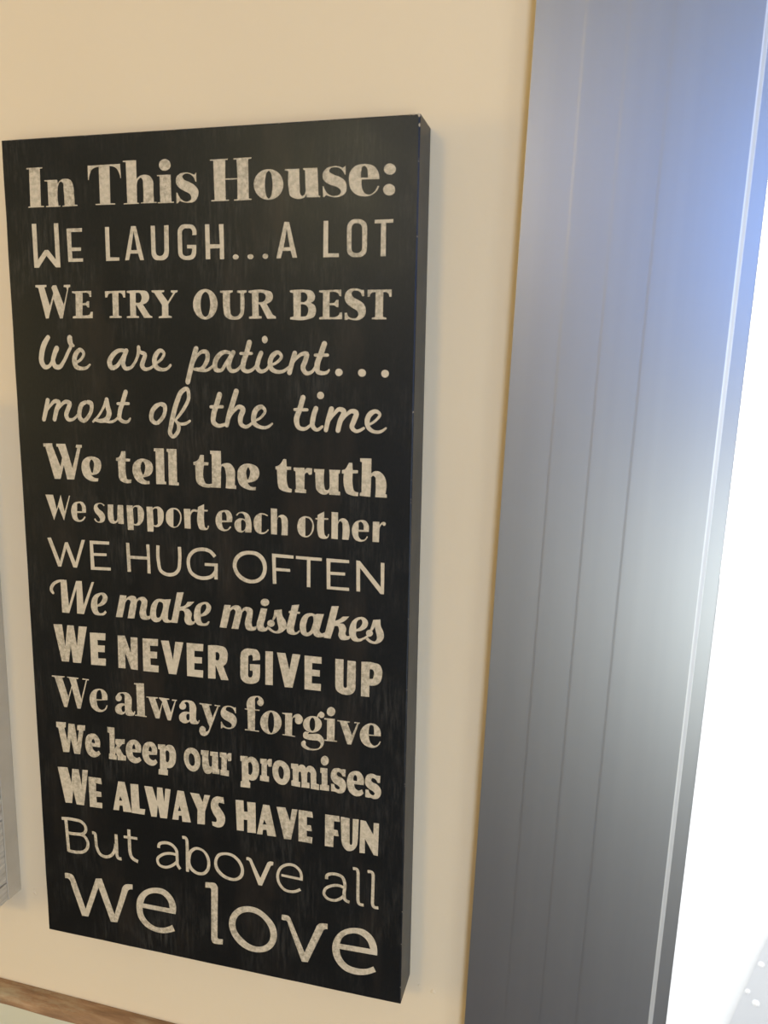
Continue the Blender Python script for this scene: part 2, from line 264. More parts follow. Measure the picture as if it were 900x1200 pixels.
# lettering: outlines of the print in 0.1 mm on the face of the sign, from its lower left corner
TXT = """# 1 In This House:
P 195,5964! 324,5964! 323,5957! 303,5954! 296,5709! 321,5708! 321,5701! 193,5700! 194,5707! 211,5709! 216,5954! 195,5955!
P 335,5878! 438,5877! 440,5851! 468,5876 508,5881 547,5867 563,5825 566,5764 567,5708! 588,5707! 588,5700! 469,5698! 469,5704! 487,5707! 485,5814 481,5856 465,5864 443,5839 436,5806 438,5706! 453,5706! 452,5699! 338,5700! 338,5707! 358,5707! 359,5868! 335,5871!
P 682,5958! 931,5959! 935,5868! 930,5868! 919,5907 903,5931 882,5943 850,5949! 846,5708! 882,5707! 882,5699! 730,5701! 730,5707! 766,5708! 767,5947! 734,5942 712,5930 696,5903 686,5866! 680,5867!
P 954,5978! 1053,5977! 1052,5856! 1076,5875 1111,5882 1154,5870 1174,5842 1176,5788 1177,5706! 1198,5705! 1197,5699! 1080,5700! 1080,5705! 1099,5707! 1100,5818 1097,5852 1084,5864 1064,5851 1052,5815! 1051,5705! 1064,5704! 1063,5698! 948,5698! 948,5704! 976,5705! 975,5968! 954,5969!
P 1207,5876! 1307,5875! 1308,5703! 1326,5703! 1326,5696! 1206,5696! 1206,5702! 1225,5703! 1225,5867! 1207,5869!;P 1309,5935 1303,5917 1286,5905 1265,5901 1243,5906 1228,5921 1223,5939 1229,5957 1246,5970 1267,5974 1289,5968 1304,5954
P 1494,5880! 1494,5823! 1488,5823! 1473,5853 1443,5874 1411,5875 1392,5860 1402,5842 1441,5823 1482,5799 1507,5766 1503,5731 1479,5700 1438,5692 1396,5697 1370,5707! 1354,5691! 1345,5691! 1346,5759! 1353,5759! 1371,5726 1401,5703 1433,5701 1454,5714 1449,5742 1408,5766 1367,5790 1345,5822 1350,5858 1380,5879 1422,5883 1458,5875 1479,5866!
P 1596,5955! 1722,5956! 1722,5949! 1704,5948! 1702,5834! 1789,5833! 1784,5948! 1762,5948! 1763,5956! 1887,5957! 1887,5949! 1865,5946! 1867,5703! 1887,5702! 1887,5695! 1762,5694! 1762,5701! 1787,5702! 1788,5826! 1702,5826! 1703,5702! 1726,5701! 1726,5695! 1600,5695! 1600,5702! 1624,5703! 1619,5948! 1595,5949!
P 2108,5781 2094,5735 2057,5702 2005,5691 1954,5705 1916,5742 1903,5789 1917,5836 1956,5869 2007,5879 2058,5865 2095,5829/2034,5783 2030,5740 2020,5709 2006,5698 1993,5710 1984,5742 1980,5785 1984,5827 1994,5858 2008,5869 2021,5857 2030,5825
P 2119,5874! 2217,5872! 2220,5757 2224,5718 2236,5706 2251,5713 2260,5738 2259,5756! 2256,5861! 2243,5867! 2243,5874! 2339,5873! 2347,5705! 2358,5702! 2358,5695! 2268,5697! 2266,5717! 2251,5697 2222,5689 2183,5694 2154,5712 2146,5743 2143,5862! 2119,5866!
P 2526,5876! 2527,5824! 2522,5824! 2507,5848 2479,5868 2446,5871 2421,5861 2418,5848 2442,5830 2489,5811 2522,5788 2534,5754 2527,5716 2494,5695 2457,5691 2419,5698 2399,5706! 2385,5694! 2378,5694! 2375,5760! 2381,5760! 2395,5729 2423,5705 2461,5699 2490,5709 2497,5725 2480,5747 2442,5762 2404,5778 2378,5803 2377,5841 2399,5866 2437,5877 2479,5875 2507,5865!
P 2747,5788! 2740,5830 2712,5865 2647,5882 2587,5870 2554,5834 2549,5787 2560,5740 2593,5705 2644,5690 2695,5695 2730,5717 2747,5746! 2737,5749! 2718,5717 2686,5698 2658,5705 2639,5729 2632,5759 2632,5791!/2627,5802! 2629,5843 2638,5868 2651,5871 2666,5858 2672,5825 2674,5800!
P 2853,5843 2848,5827 2834,5815 2815,5812 2796,5817 2781,5830 2776,5846 2781,5862 2795,5874 2814,5877 2833,5872 2847,5859
P 2850,5722 2846,5705 2832,5693 2813,5689 2793,5694 2779,5707 2773,5724 2778,5741 2792,5753 2811,5757 2831,5751 2845,5739
# 2 WE LAUGH...A LOT
P 213,5591! 250,5591! 249,5346! 308,5412! 337,5412! 394,5346! 392,5590! 428,5590! 429,5292! 391,5293! 320,5373! 253,5292! 215,5293!
P 492,5552! 616,5553! 614,5528! 527,5528! 526,5425! 601,5423! 600,5401! 527,5400! 529,5351! 613,5350! 612,5328! 495,5328!
P 796,5554! 828,5554! 827,5353! 899,5351! 898,5330! 795,5329!
P 998,5555! 1034,5554! 1088,5331! 1059,5330! 1045,5374! 985,5375! 973,5332! 943,5331!/1016,5522! 1038,5397! 991,5397!
P 1147,5553! 1179,5552! 1179,5388! 1186,5365 1208,5355 1232,5362 1245,5387! 1248,5553! 1281,5553! 1279,5386! 1269,5349 1241,5329 1207,5327 1172,5332 1151,5356 1147,5389!
P 1486,5485! 1455,5485! 1456,5511 1446,5526 1423,5529 1396,5528 1382,5513 1379,5490! 1379,5379! 1384,5361 1402,5351 1421,5352 1441,5358 1451,5378 1453,5399! 1415,5400! 1415,5423! 1483,5422! 1482,5377! 1475,5350 1454,5330 1417,5325 1380,5331 1354,5352 1348,5380! 1347,5500! 1354,5529 1379,5552 1423,5555 1465,5547 1483,5524
P 1550,5551! 1581,5551! 1583,5423! 1655,5422! 1651,5549! 1684,5549! 1685,5326! 1654,5326! 1655,5397! 1583,5396! 1584,5328! 1551,5327!
P 1790,5338 1787,5330 1779,5324 1768,5322 1757,5324 1750,5330 1747,5339 1750,5347 1758,5353 1769,5355 1779,5352 1787,5346
P 1896,5338 1893,5330 1885,5324 1874,5322 1863,5324 1856,5330 1853,5338 1856,5347 1864,5352 1875,5354 1885,5352 1893,5346
P 1999,5339 1996,5330 1989,5325 1979,5323 1969,5325 1962,5331 1959,5339 1962,5347 1969,5353 1979,5355 1989,5353 1997,5347
P 2114,5551! 2146,5550! 2201,5326! 2170,5326! 2157,5370! 2101,5370! 2087,5324! 2056,5324!/2130,5508! 2151,5393! 2108,5392!
P 2382,5549! 2413,5549! 2412,5349! 2485,5347! 2485,5325! 2380,5325!
P 2539,5487! 2546,5526 2568,5549 2604,5554 2642,5547 2665,5527 2672,5492! 2672,5380! 2665,5347 2642,5327 2605,5322 2567,5328 2545,5349 2540,5383!/2569,5486! 2569,5382! 2574,5360 2587,5350 2606,5347 2627,5352 2639,5368 2641,5385! 2640,5493! 2634,5515 2621,5526 2604,5529 2585,5527 2572,5512
P 2721,5546! 2842,5547! 2842,5526! 2795,5525! 2796,5325! 2763,5324! 2763,5524! 2721,5525!
# 3 WE TRY OUR BEST
P 216,5173! 307,5174! 306,5160! 288,5157! 326,5029! 360,5116! 346,5155! 359,5170! 387,5170! 441,5034! 473,5136! 468,5156! 446,5158! 449,5172! 501,5173! 500,5158! 485,5153! 427,4942! 404,4941! 358,5078! 311,4942! 288,4941! 238,5153! 215,5159!
P 513,5128! 667,5130! 665,5089! 651,5089! 646,5108 635,5116 613,5118! 597,5118! 593,5046! 620,5048! 630,5059! 647,5059! 645,5016! 630,5018! 623,5031! 592,5032! 588,4962! 622,4962 645,4968 655,4986! 672,4987! 670,4943! 509,4942! 510,4955! 535,4960! 540,5111! 512,5117!
P 775,5126! 934,5129! 934,5083! 917,5083! 910,5104 900,5112 881,5114! 877,4960! 900,4956! 899,4945! 805,4944! 805,4956! 831,4960! 833,5112! 810,5110 801,5103 792,5084! 776,5084!
P 947,5127! 1055,5129 1099,5123 1117,5098 1117,5074 1101,5050 1068,5036! 1120,4961! 1138,4955! 1138,4946! 1075,4945! 1018,5031! 1013,5031! 1013,4959! 1035,4956! 1035,4945! 940,4944! 941,4955! 968,4959! 970,5110! 947,5116!/1016,5113! 1049,5110 1059,5093 1058,5069 1047,5050 1013,5048!
P 1139,5129! 1235,5129! 1234,5118! 1213,5114! 1261,5054! 1302,5109! 1285,5116! 1285,5127! 1336,5128! 1335,5117! 1317,5110! 1263,5037! 1261,4961! 1286,4955! 1286,4946! 1187,4943! 1187,4954! 1213,4959! 1215,5031! 1158,5112! 1139,5117!
P 1631,5034 1617,4985 1584,4948 1538,4934 1493,4948 1460,4985 1449,5035 1463,5085 1497,5122 1543,5135 1587,5121 1620,5084/1577,5034 1571,4993 1558,4962 1539,4951 1522,4962 1509,4993 1505,5034 1511,5075 1525,5105 1543,5116 1561,5105 1573,5075
P 1651,5122! 1743,5124! 1743,5112! 1723,5107! 1724,4996 1728,4966 1749,4954 1775,4957 1794,4977 1797,5010! 1798,5105! 1775,5110! 1775,5122! 1844,5124! 1844,5111! 1824,5104! 1825,5005 1816,4963 1790,4938 1754,4933 1712,4938 1681,4961 1674,4996 1672,5106! 1651,5110!
P 1857,5120! 1981,5122 2021,5109 2031,5082 2021,5055 1985,5035! 2030,4963! 2050,4954! 2050,4940! 1990,4939! 1938,5032! 1927,5032! 1929,4958! 1949,4954! 1949,4941! 1859,4939! 1859,4952! 1883,4957! 1881,5104! 1857,5109!/1928,5107! 1961,5105 1978,5091 1976,5064 1960,5049 1928,5046!
P 2151,5120! 2255,5123 2304,5114 2324,5084 2319,5057 2295,5040! 2324,5021 2331,4985 2319,4953 2280,4937 2151,4935! 2151,4947! 2176,4954! 2174,5102! 2151,5109!/2226,5106! 2255,5105 2270,5089 2268,5058 2255,5047 2226,5046!/2226,5031! 2255,5029 2275,5012 2275,4976 2265,4958 2245,4953 2225,4953!
P 2353,5118! 2503,5122! 2504,5081! 2490,5082! 2482,5099 2465,5107 2424,5107! 2424,5037! 2456,5039! 2470,5057! 2485,5058! 2485,5012! 2472,5012! 2458,5024! 2424,5024! 2424,4949! 2466,4951 2487,4962 2495,4978! 2510,4979! 2511,4936! 2354,4935! 2354,4947! 2378,4953! 2380,5102! 2353,5108!
P 2656,5119! 2657,5080! 2643,5080! 2633,5104 2604,5115 2583,5112 2573,5096 2581,5078 2619,5056 2657,5029 2669,4998 2663,4958 2630,4933 2587,4930 2553,4938! 2544,4932! 2528,4932! 2528,4976! 2543,4976! 2553,4953 2577,4942 2606,4944 2620,4962 2615,4984 2581,5007 2543,5034 2528,5061 2531,5096 2551,5120 2590,5129 2623,5125 2642,5118!
P 2680,5119! 2839,5120! 2839,5075! 2825,5075! 2819,5094 2807,5103 2784,5104! 2784,4950! 2807,4945! 2807,4935! 2711,4935! 2711,4945! 2733,4950! 2734,5104! 2710,5102 2699,5092 2695,5076! 2681,5076!
# 4 We are patient...
R 297,4808:34 263,4762:42 238,4696:42 235,4629:40 259,4598:34 291,4603:26 319,4636:24 340,4679:26 364,4725:34;R 364,4733:37 343,4691:37 329,4642:34 345,4604:37 376,4599:34 415,4637:26 452,4698:26 481,4752:26 477,4794:39;R 475,4806:41 479,4770:36 502,4752:21
R 513,4632:18 559,4657:21 584,4699:23 560,4724:28 519,4693:36 505,4644:39 517,4606:36 562,4592:26 605,4600:21 629,4620:15
R 918,4720:23 864,4720:28 815,4686:36 788,4636:38 804,4601:36 843,4611:28 882,4655:25 918,4708:25;R 926,4720:33 903,4667:35 897,4626:35 913,4599:30 954,4603:23 989,4639:20 1018,4698:23 1023,4745:27
R 1023,4742:25 1032,4715:23 1071,4698:30 1056,4651:33 1046,4618:35 1064,4597:28 1104,4600:20 1149,4635:17
R 1149,4635:17 1199,4667:20 1219,4706:22 1196,4725:27 1158,4697:35 1143,4646:37 1157,4610:35 1194,4594:25 1240,4601:20 1267,4625:17
R 1464,4739:36 1432,4642:36 1395,4513:36;R 1445,4646:15 1473,4692:19 1509,4719:26 1543,4715:32 1550,4683:32 1534,4639:30 1501,4605:25 1461,4606:13;R 1446,4601:19 1491,4594:21 1541,4595:21 1591,4626:19
R 1721,4712:20 1672,4718:28 1627,4689:34 1604,4644:36 1610,4601:34 1645,4595:24 1685,4645:22 1730,4708:22;R 1740,4716:33 1715,4668:34 1706,4619:34 1723,4594:28 1758,4596:22 1797,4629:19
R 1859,4783:37 1837,4713:35 1812,4642:37 1811,4607:33 1836,4592:26 1870,4599:22 1906,4630:18;R 1795,4710:20 1874,4711:20
R 1943,4714:31 1921,4661:33 1915,4615:33 1937,4594:28 1971,4600:22 2005,4640:18
P 1991,4803 1988,4791 1980,4782 1970,4779 1959,4782 1952,4791 1949,4803 1952,4815 1960,4824 1970,4828 1981,4824 1988,4816
R 2014,4636:16 2062,4659:20 2089,4694:22 2067,4720:25 2031,4704:33 2007,4658:35 2016,4612:33 2052,4593:26 2099,4596:22 2142,4625:18
R 2183,4716:32 2164,4656:33 2145,4588:33;R 2155,4625:14 2193,4682:20 2235,4711:25 2266,4713:32 2258,4670:34 2241,4618:34 2263,4587:29 2295,4591:22 2328,4627:18
R 2390,4778:37 2365,4710:37 2340,4636:38 2346,4597:32 2379,4588:25 2411,4596:20 2423,4610:12;R 2327,4705:21 2412,4706:21
P 2517,4596 2513,4584 2504,4575 2491,4571 2478,4574 2469,4583 2465,4595 2469,4607 2478,4616 2491,4619 2504,4616 2513,4608
P 2676,4595 2673,4582 2663,4573 2649,4570 2636,4573 2626,4582 2622,4594 2625,4607 2635,4616 2649,4619 2662,4616 2672,4607
P 2830,4592 2827,4580 2818,4571 2805,4567 2792,4570 2783,4579 2779,4591 2782,4604 2791,4613 2804,4616 2817,4613 2827,4605
# 5 most of the time
R 266,4360:33 247,4291:36 225,4220:33;R 234,4249:15 284,4320:21 334,4355:30 354,4349:35 334,4287:36 315,4223:33;R 323,4252:15 371,4322:21 418,4353:29 447,4344:35 430,4296:35 415,4255:35 429,4226:30 464,4225:21 507,4257:18
R 581,4353:26 549,4336:35 527,4285:35 528,4237:35 558,4219:29 600,4253:29 627,4308:29 624,4346:35 602,4354:32
R 636,4216:17 690,4269:17 731,4331:20 753,4372:32;R 753,4376:32 759,4325:37 769,4282:40 750,4239:38 695,4223:29 652,4230:20;R 734,4222:20 795,4221:20 843,4254:17
R 908,4433:34 882,4362:34 855,4288:34 853,4243:32 879,4224:26 917,4225:20 937,4247:14;R 842,4350:21 927,4352:21
R 1176,4355:25 1143,4338:34 1108,4288:34 1109,4241:34 1143,4221:28 1184,4250:28 1213,4304:28 1211,4344:34 1188,4355:31
R 1292,4247:17 1360,4328:25 1400,4414:27 1387,4467:27 1349,4448:33 1310,4379:36 1278,4286:36 1257,4206:34 1249,4150:31 1269,4129:25 1301,4154:28 1318,4201:28 1302,4234:20 1287,4247:17;R 1292,4247:17 1320,4224:20 1364,4223:22 1404,4244:17
R 1633,4431:37 1612,4368:38 1586,4293:38 1585,4239:35 1614,4219:28 1667,4228:22;R 1566,4346:22 1653,4349:22
R 1758,4456:37 1726,4364:37 1695,4274:34 1683,4224:31;R 1695,4259:16 1742,4327:22 1779,4352:31 1803,4341:37 1786,4277:37 1789,4235:31 1821,4217:25 1870,4242:19
R 1881,4257:15 1942,4289:18 1968,4333:21 1946,4356:28 1908,4341:37 1885,4294:37 1887,4245:34 1925,4220:25 1981,4219:21 2018,4244:14
R 2241,4425:36 2218,4348:36 2194,4267:39 2210,4225:30 2249,4216:24 2291,4241:18;R 2182,4344:21 2269,4345:21
R 2332,4355:33 2311,4285:36 2309,4238:33 2334,4214:24 2377,4236:18
P 2389,4443 2385,4430 2376,4421 2364,4418 2352,4421 2343,4429 2340,4442 2343,4454 2352,4463 2364,4467 2376,4464 2385,4455
R 2441,4355:35 2418,4281:33 2403,4215:30;R 2411,4252:15 2456,4318:21 2498,4355:29 2524,4346:35 2502,4276:35 2487,4215:33;R 2495,4247:15 2547,4321:21 2584,4345:29 2611,4337:35 2596,4279:35 2584,4238:32 2608,4215:24 2665,4235:18
R 2683,4253:15 2749,4291:17 2774,4330:20 2748,4348:26 2711,4332:35 2688,4285:35 2698,4239:29 2731,4216:23 2780,4216:20 2816,4240:13
# 6 We tell the truth
P 207,4043! 284,4046! 285,4027! 344,3876! 362,3942! 331,4022! 318,4024! 318,4044! 394,4046! 445,3869! 494,4021! 480,4023! 486,4044! 533,4044! 532,4023! 521,4022! 455,3786! 396,3784! 373,3889! 340,3785! 289,3783! 224,4020! 208,4019!
P 657,3804! 653,3782! 586,3784 540,3814 521,3872 533,3926 582,3960 635,3960 677,3938 685,3891 663,3847 599,3825! 621,3809/607,3941 624,3924 623,3883 608,3840 593,3875 590,3917
P 855,4010! 888,4013! 888,3959! 924,3958! 921,3940! 886,3938! 887,3836 892,3813 929,3809! 924,3783! 865,3784 833,3804 826,3857! 824,3938! 809,3940! 810,3961! 834,3968 847,3986!
P 1074,3804! 1073,3784! 1008,3783 964,3810 940,3868 952,3927 996,3960 1047,3962 1092,3941 1105,3899 1089,3857 1020,3828! 1042,3808/1025,3944 1041,3925 1042,3890 1024,3848 1009,3877 1008,3917
P 1118,4043! 1195,4044! 1194,3807! 1207,3807! 1206,3788! 1128,3786! 1127,3807! 1129,4021! 1115,4022!
P 1217,4042! 1294,4043! 1293,3807! 1306,3805! 1305,3784! 1227,3785! 1227,3806! 1228,4020! 1217,4022!
P 1477,4010! 1505,4009! 1504,3960! 1540,3959! 1537,3939! 1504,3937! 1503,3832 1514,3811 1552,3807! 1549,3782! 1490,3786 1448,3812 1439,3856! 1437,3936! 1424,3937! 1423,3958! 1447,3965 1466,3983!
P 1553,4043! 1635,4043! 1635,3947! 1663,3959 1701,3959 1733,3926 1738,3861! 1737,3808! 1747,3806! 1747,3782! 1667,3784! 1669,3806! 1669,3893 1658,3931 1644,3939 1635,3926! 1630,3784! 1552,3784! 1552,3809! 1564,3811! 1564,4018! 1554,4020!
P 1895,3804! 1892,3781! 1832,3784 1777,3811 1757,3879 1770,3932 1807,3959 1862,3962 1908,3942 1922,3900 1907,3861 1833,3831! 1851,3808/1839,3939 1852,3918 1850,3884 1835,3853 1824,3883 1827,3921
P 2099,4007! 2120,4006! 2122,3957! 2155,3956! 2154,3936! 2124,3934! 2126,3840 2136,3811 2160,3804! 2157,3780! 2115,3782 2068,3802 2055,3846! 2051,3932! 2041,3934! 2041,3953! 2064,3962 2083,3979!
P 2173,3952! 2250,3954! 2252,3933! 2262,3950 2280,3954! 2306,3952! 2304,3910! 2283,3909! 2270,3923 2252,3909! 2250,3807! 2263,3804! 2263,3780! 2183,3782! 2183,3803! 2190,3805! 2186,3928! 2173,3930!
P 2319,3949! 2393,3950! 2394,3834 2399,3814 2413,3808 2428,3821 2431,3845! 2429,3932! 2427,3949! 2505,3950! 2502,3928! 2493,3925! 2493,3805! 2505,3803! 2506,3779! 2428,3779! 2428,3795! 2403,3778 2362,3785 2336,3811 2331,3850 2329,3927! 2319,3929!
P 2567,4002! 2589,4002! 2592,3954! 2629,3954! 2628,3934! 2592,3932! 2595,3844 2603,3815 2633,3805! 2630,3780! 2584,3783 2549,3798 2535,3831 2530,3927! 2517,3928! 2517,3951! 2537,3956 2552,3976!
P 2643,4035! 2721,4037! 2721,3936! 2740,3951 2774,3953 2808,3926 2824,3884 2820,3803! 2830,3801! 2830,3780! 2750,3780! 2752,3802! 2752,3881 2748,3914 2735,3923 2721,3912! 2717,3780! 2643,3783! 2644,3803! 2655,3807! 2656,4011! 2644,4013!
# 7 We support each other
P 202,3660! 267,3662! 293,3553! 333,3667! 359,3540! 404,3664! 412,3662! 350,3472! 309,3575! 265,3470!
P 540,3543! 540,3588 520,3619 481,3623 442,3610 419,3571 417,3528 432,3486 473,3470 513,3482 536,3510! 526,3515! 501,3488 477,3486 466,3504 465,3537!/469,3606! 492,3611 504,3597 507,3551! 466,3550!
P 700,3608! 692,3599! 675,3615 651,3614 639,3599 649,3579 684,3554 700,3518 686,3485 650,3474 621,3481 607,3499! 616,3506! 633,3485 650,3483 657,3500 646,3520 618,3550 608,3582 619,3609 652,3622 681,3620
P 726,3615! 771,3617! 771,3522 775,3496 787,3495 800,3514 802,3540! 807,3616! 852,3617! 852,3477! 807,3477! 807,3496! 780,3477 739,3483 725,3509 722,3546!
P 880,3618! 929,3620! 930,3609! 950,3620 984,3622 1012,3600 1020,3553 1003,3500 973,3475 944,3473 932,3477! 931,3438! 884,3436!/931,3595! 949,3610 966,3608 969,3582 968,3498! 950,3484 935,3487!
P 1042,3617! 1090,3619! 1090,3608! 1110,3619 1144,3621 1172,3599 1178,3553 1163,3500 1134,3475 1105,3473 1094,3476! 1092,3436! 1044,3435!/1092,3594! 1110,3609 1127,3607 1129,3581 1129,3497! 1111,3484 1096,3487!
P 1259,3621 1291,3615 1315,3584 1319,3548 1305,3505 1281,3483 1254,3476 1225,3485 1200,3514 1195,3550 1206,3593 1229,3613/1257,3611! 1280,3607 1307,3578 1308,3542 1293,3505 1276,3486 1253,3484!
P 1339,3619! 1390,3621! 1391,3596! 1405,3616 1425,3620 1442,3616! 1438,3601! 1419,3604 1399,3589 1390,3567! 1390,3478! 1343,3477!
P 1498,3661! 1498,3621! 1526,3621! 1525,3610! 1498,3609! 1497,3523 1502,3497 1516,3488 1524,3509! 1533,3507! 1521,3480 1494,3474 1460,3479 1448,3504 1448,3604! 1436,3605! 1436,3615! 1449,3618! 1451,3638!
P 1711,3546! 1710,3597 1689,3624 1651,3627 1612,3613 1590,3580 1586,3533 1604,3494 1642,3477 1681,3485 1705,3510! 1695,3515! 1670,3490 1651,3491 1637,3511 1634,3539!/1635,3608! 1656,3614 1666,3599 1670,3554! 1634,3554!
P 1742,3599! 1764,3618 1802,3623 1839,3605 1855,3565 1856,3480! 1811,3478! 1810,3494! 1783,3475 1751,3483 1730,3512 1733,3548 1758,3572 1790,3577 1809,3571! 1807,3593 1791,3612 1769,3611 1751,3593!/1780,3561! 1796,3567 1809,3557 1810,3502! 1794,3489 1780,3490!
P 1978,3603! 1956,3612 1935,3613! 1932,3487! 1955,3489 1982,3513! 1987,3506! 1966,3484 1928,3474 1891,3492 1876,3531 1878,3577 1898,3608 1935,3624 1967,3617 1983,3610!
P 2004,3661! 2050,3660! 2050,3590! 2067,3614 2093,3621 2120,3605 2129,3560! 2127,3478! 2081,3477! 2083,3567 2078,3597 2065,3604 2050,3580! 2048,3478! 2005,3479!
P 2259,3621 2296,3612 2316,3577 2319,3538 2301,3497 2275,3476 2249,3474 2218,3488 2200,3525 2201,3565 2216,3601/2257,3611! 2280,3607 2306,3577 2307,3542 2296,3506 2275,3485 2257,3482!
P 2393,3661! 2393,3616! 2422,3616! 2422,3606! 2393,3605! 2393,3528 2399,3498 2414,3487 2422,3508! 2429,3505! 2419,3480 2389,3471 2358,3481 2347,3510 2346,3602! 2330,3603! 2330,3613! 2345,3614! 2346,3635!
P 2446,3661! 2491,3661! 2492,3593! 2505,3614 2530,3623 2557,3609 2571,3574 2567,3476! 2522,3476! 2524,3566 2520,3595 2507,3602 2491,3578! 2491,3475! 2445,3477!
P 2708,3541! 2707,3587 2685,3615 2650,3618 2615,3603 2594,3570 2593,3521 2612,3483 2647,3470 2682,3478 2703,3506! 2696,3510! 2677,3485 2657,3484 2641,3500 2637,3538!/2637,3600! 2655,3607 2668,3594 2673,3552! 2638,3551!
P 2737,3613! 2782,3614! 2782,3587! 2794,3607 2812,3615 2825,3609 2822,3592 2812,3589 2802,3598 2789,3583 2783,3553! 2781,3475! 2736,3475!
# 8 WE HUG OFTEN
P 197,3331! 229,3335! 297,3157! 348,3306! 373,3308! 430,3159! 492,3334! 521,3336! 441,3118! 410,3118! 357,3261! 305,3116! 278,3115!
P 560,3334! 725,3337! 724,3314! 587,3310! 589,3242! 699,3246! 698,3225! 589,3221! 592,3136! 729,3141! 728,3118! 560,3112!
P 864,3339! 890,3339! 894,3244! 1033,3246! 1029,3338! 1055,3339! 1058,3121! 1032,3121! 1034,3224! 895,3221! 896,3122! 868,3121!
S 1124,3337:26 1126,3204 1138,3153 1175,3129 1215,3125 1260,3140 1286,3172 1294,3217 1296,3338
S 1575,3286:26 1535,3323 1473,3333 1410,3314 1370,3267 1364,3215 1383,3157 1429,3127 1492,3122 1547,3141 1579,3180;P 1569,3226! 1595,3228! 1592,3120! 1567,3119!;P 1493,3234! 1596,3237! 1595,3216! 1492,3213!
P 1844,3348 1906,3341 1955,3299 1971,3236 1953,3169 1908,3127 1850,3113 1782,3127 1732,3171 1711,3230 1728,3292 1774,3333/1844,3322 1890,3316 1928,3282 1942,3233 1929,3182 1899,3152 1850,3139 1797,3153 1756,3187 1740,3235 1755,3280 1792,3310
P 2010,3341! 2170,3338! 2170,3316! 2037,3316! 2038,3241! 2145,3240! 2145,3220! 2039,3219! 2042,3125! 2015,3124!
P 2188,3337! 2377,3336! 2377,3315! 2294,3314! 2294,3121! 2268,3122! 2269,3315! 2188,3316!
P 2411,3337! 2573,3335! 2573,3314! 2439,3312! 2438,3244! 2545,3246! 2545,3225! 2439,3223! 2440,3139! 2574,3141! 2575,3119! 2414,3119!
P 2624,3338! 2650,3335! 2799,3164! 2796,3335! 2822,3333! 2822,3117! 2798,3116! 2651,3288! 2653,3121! 2627,3121!
# 9 We make mistakes
P 291,3006! 344,3016! 354,2813! 427,3014! 476,3018! 481,2830! 561,3017! 581,3018! 481,2760! 422,2760! 427,2953! 354,2757! 292,2756!;R 221,2904:21 207,2925:28 222,2967:26 265,2997:21 322,3008:16
P 677,2792! 657,2770 615,2762 572,2768 548,2808 549,2858 573,2910 617,2936 666,2940 689,2915 681,2875 649,2845 603,2830! 602,2802 616,2781 646,2786 665,2806!/603,2844! 602,2874 616,2908 641,2924 649,2911 638,2877
P 797,2937! 851,2936! 844,2909! 868,2930 904,2941 927,2932 933,2914! 957,2932 998,2938 1021,2916 1019,2878 1009,2817 1016,2796 1046,2804! 1041,2777 1009,2765 968,2770 954,2801 963,2857 972,2901 962,2913 938,2898! 909,2766! 853,2763! 874,2860 882,2899 867,2908 840,2884! 810,2766! 754,2763!
P 1161,2934! 1216,2941! 1188,2812 1188,2790 1202,2779 1222,2788! 1219,2772 1190,2760 1155,2763 1139,2786! 1115,2762 1073,2756 1045,2782 1044,2837 1061,2893 1103,2932 1144,2936/1141,2911 1120,2914 1101,2880 1091,2825 1098,2791 1116,2792 1134,2823
P 1267,2997! 1320,3002! 1290,2892! 1321,2900 1350,2933! 1404,2939! 1372,2907 1320,2878! 1360,2877 1382,2846 1375,2803 1386,2788 1409,2801! 1403,2778 1374,2760 1334,2766 1320,2792 1325,2836 1314,2862 1283,2859! 1263,2765! 1213,2764!
P 1523,2801! 1505,2772 1465,2763 1426,2768 1400,2805 1400,2859 1424,2915 1464,2939 1509,2943 1534,2919 1530,2881 1495,2846 1453,2832! 1453,2805 1466,2784 1494,2787 1511,2802!/1454,2848! 1451,2880 1466,2918 1492,2928 1499,2911 1487,2878
P 1641,2937! 1690,2939! 1685,2912! 1709,2935 1748,2942 1770,2925 1772,2907! 1797,2932 1830,2937 1857,2922 1859,2885 1851,2821 1856,2795 1889,2804! 1883,2777 1850,2763 1812,2770 1798,2806 1807,2859 1813,2897 1802,2910 1780,2894! 1747,2766! 1693,2764! 1719,2862 1726,2899 1714,2911 1686,2891! 1654,2765! 1601,2765!
P 1923,2938! 1972,2938! 1952,2852 1943,2809 1954,2794 1976,2807! 1970,2780 1937,2766 1899,2773 1889,2804 1900,2858!
P 1986,2986 1982,2972 1970,2961 1953,2956 1937,2958 1925,2967 1921,2980 1926,2994 1938,3005 1954,3010 1970,3008 1982,2999
P 2025,2932! 2081,2942! 2087,2896 2111,2857 2114,2824 2089,2781 2046,2763 2003,2770 1970,2791! 1987,2805! 2013,2784 2040,2779 2055,2799 2048,2840 2041,2892! 2025,2864 2016,2853! 2009,2863! 2020,2895!;P 2027,2835 2023,2822 2013,2812 1999,2807 1984,2809 1974,2817 1971,2830 1974,2843 1985,2853 1999,2858 2013,2855 2023,2847;S 1954,2776:15 1979,2807
P 2157,2980! 2212,2990! 2198,2938! 2217,2936! 2217,2924! 2195,2922! 2180,2853 2172,2805 2180,2785 2212,2804! 2217,2794! 2190,2770 2153,2765 2123,2776 2116,2810 2127,2863 2143,2920! 2132,2923! 2135,2937! 2148,2938!;S 2084,2786:13 2127,2825
P 2394,2937! 2370,2850 2363,2808 2375,2797 2401,2807! 2402,2781 2375,2768 2339,2766 2318,2783 2314,2793! 2291,2772 2260,2764 2228,2779 2215,2820 2223,2878 2254,2922 2296,2936 2333,2929! 2344,2935!/2312,2915 2286,2910 2268,2872 2262,2819 2270,2791 2289,2801 2307,2839 2317,2892
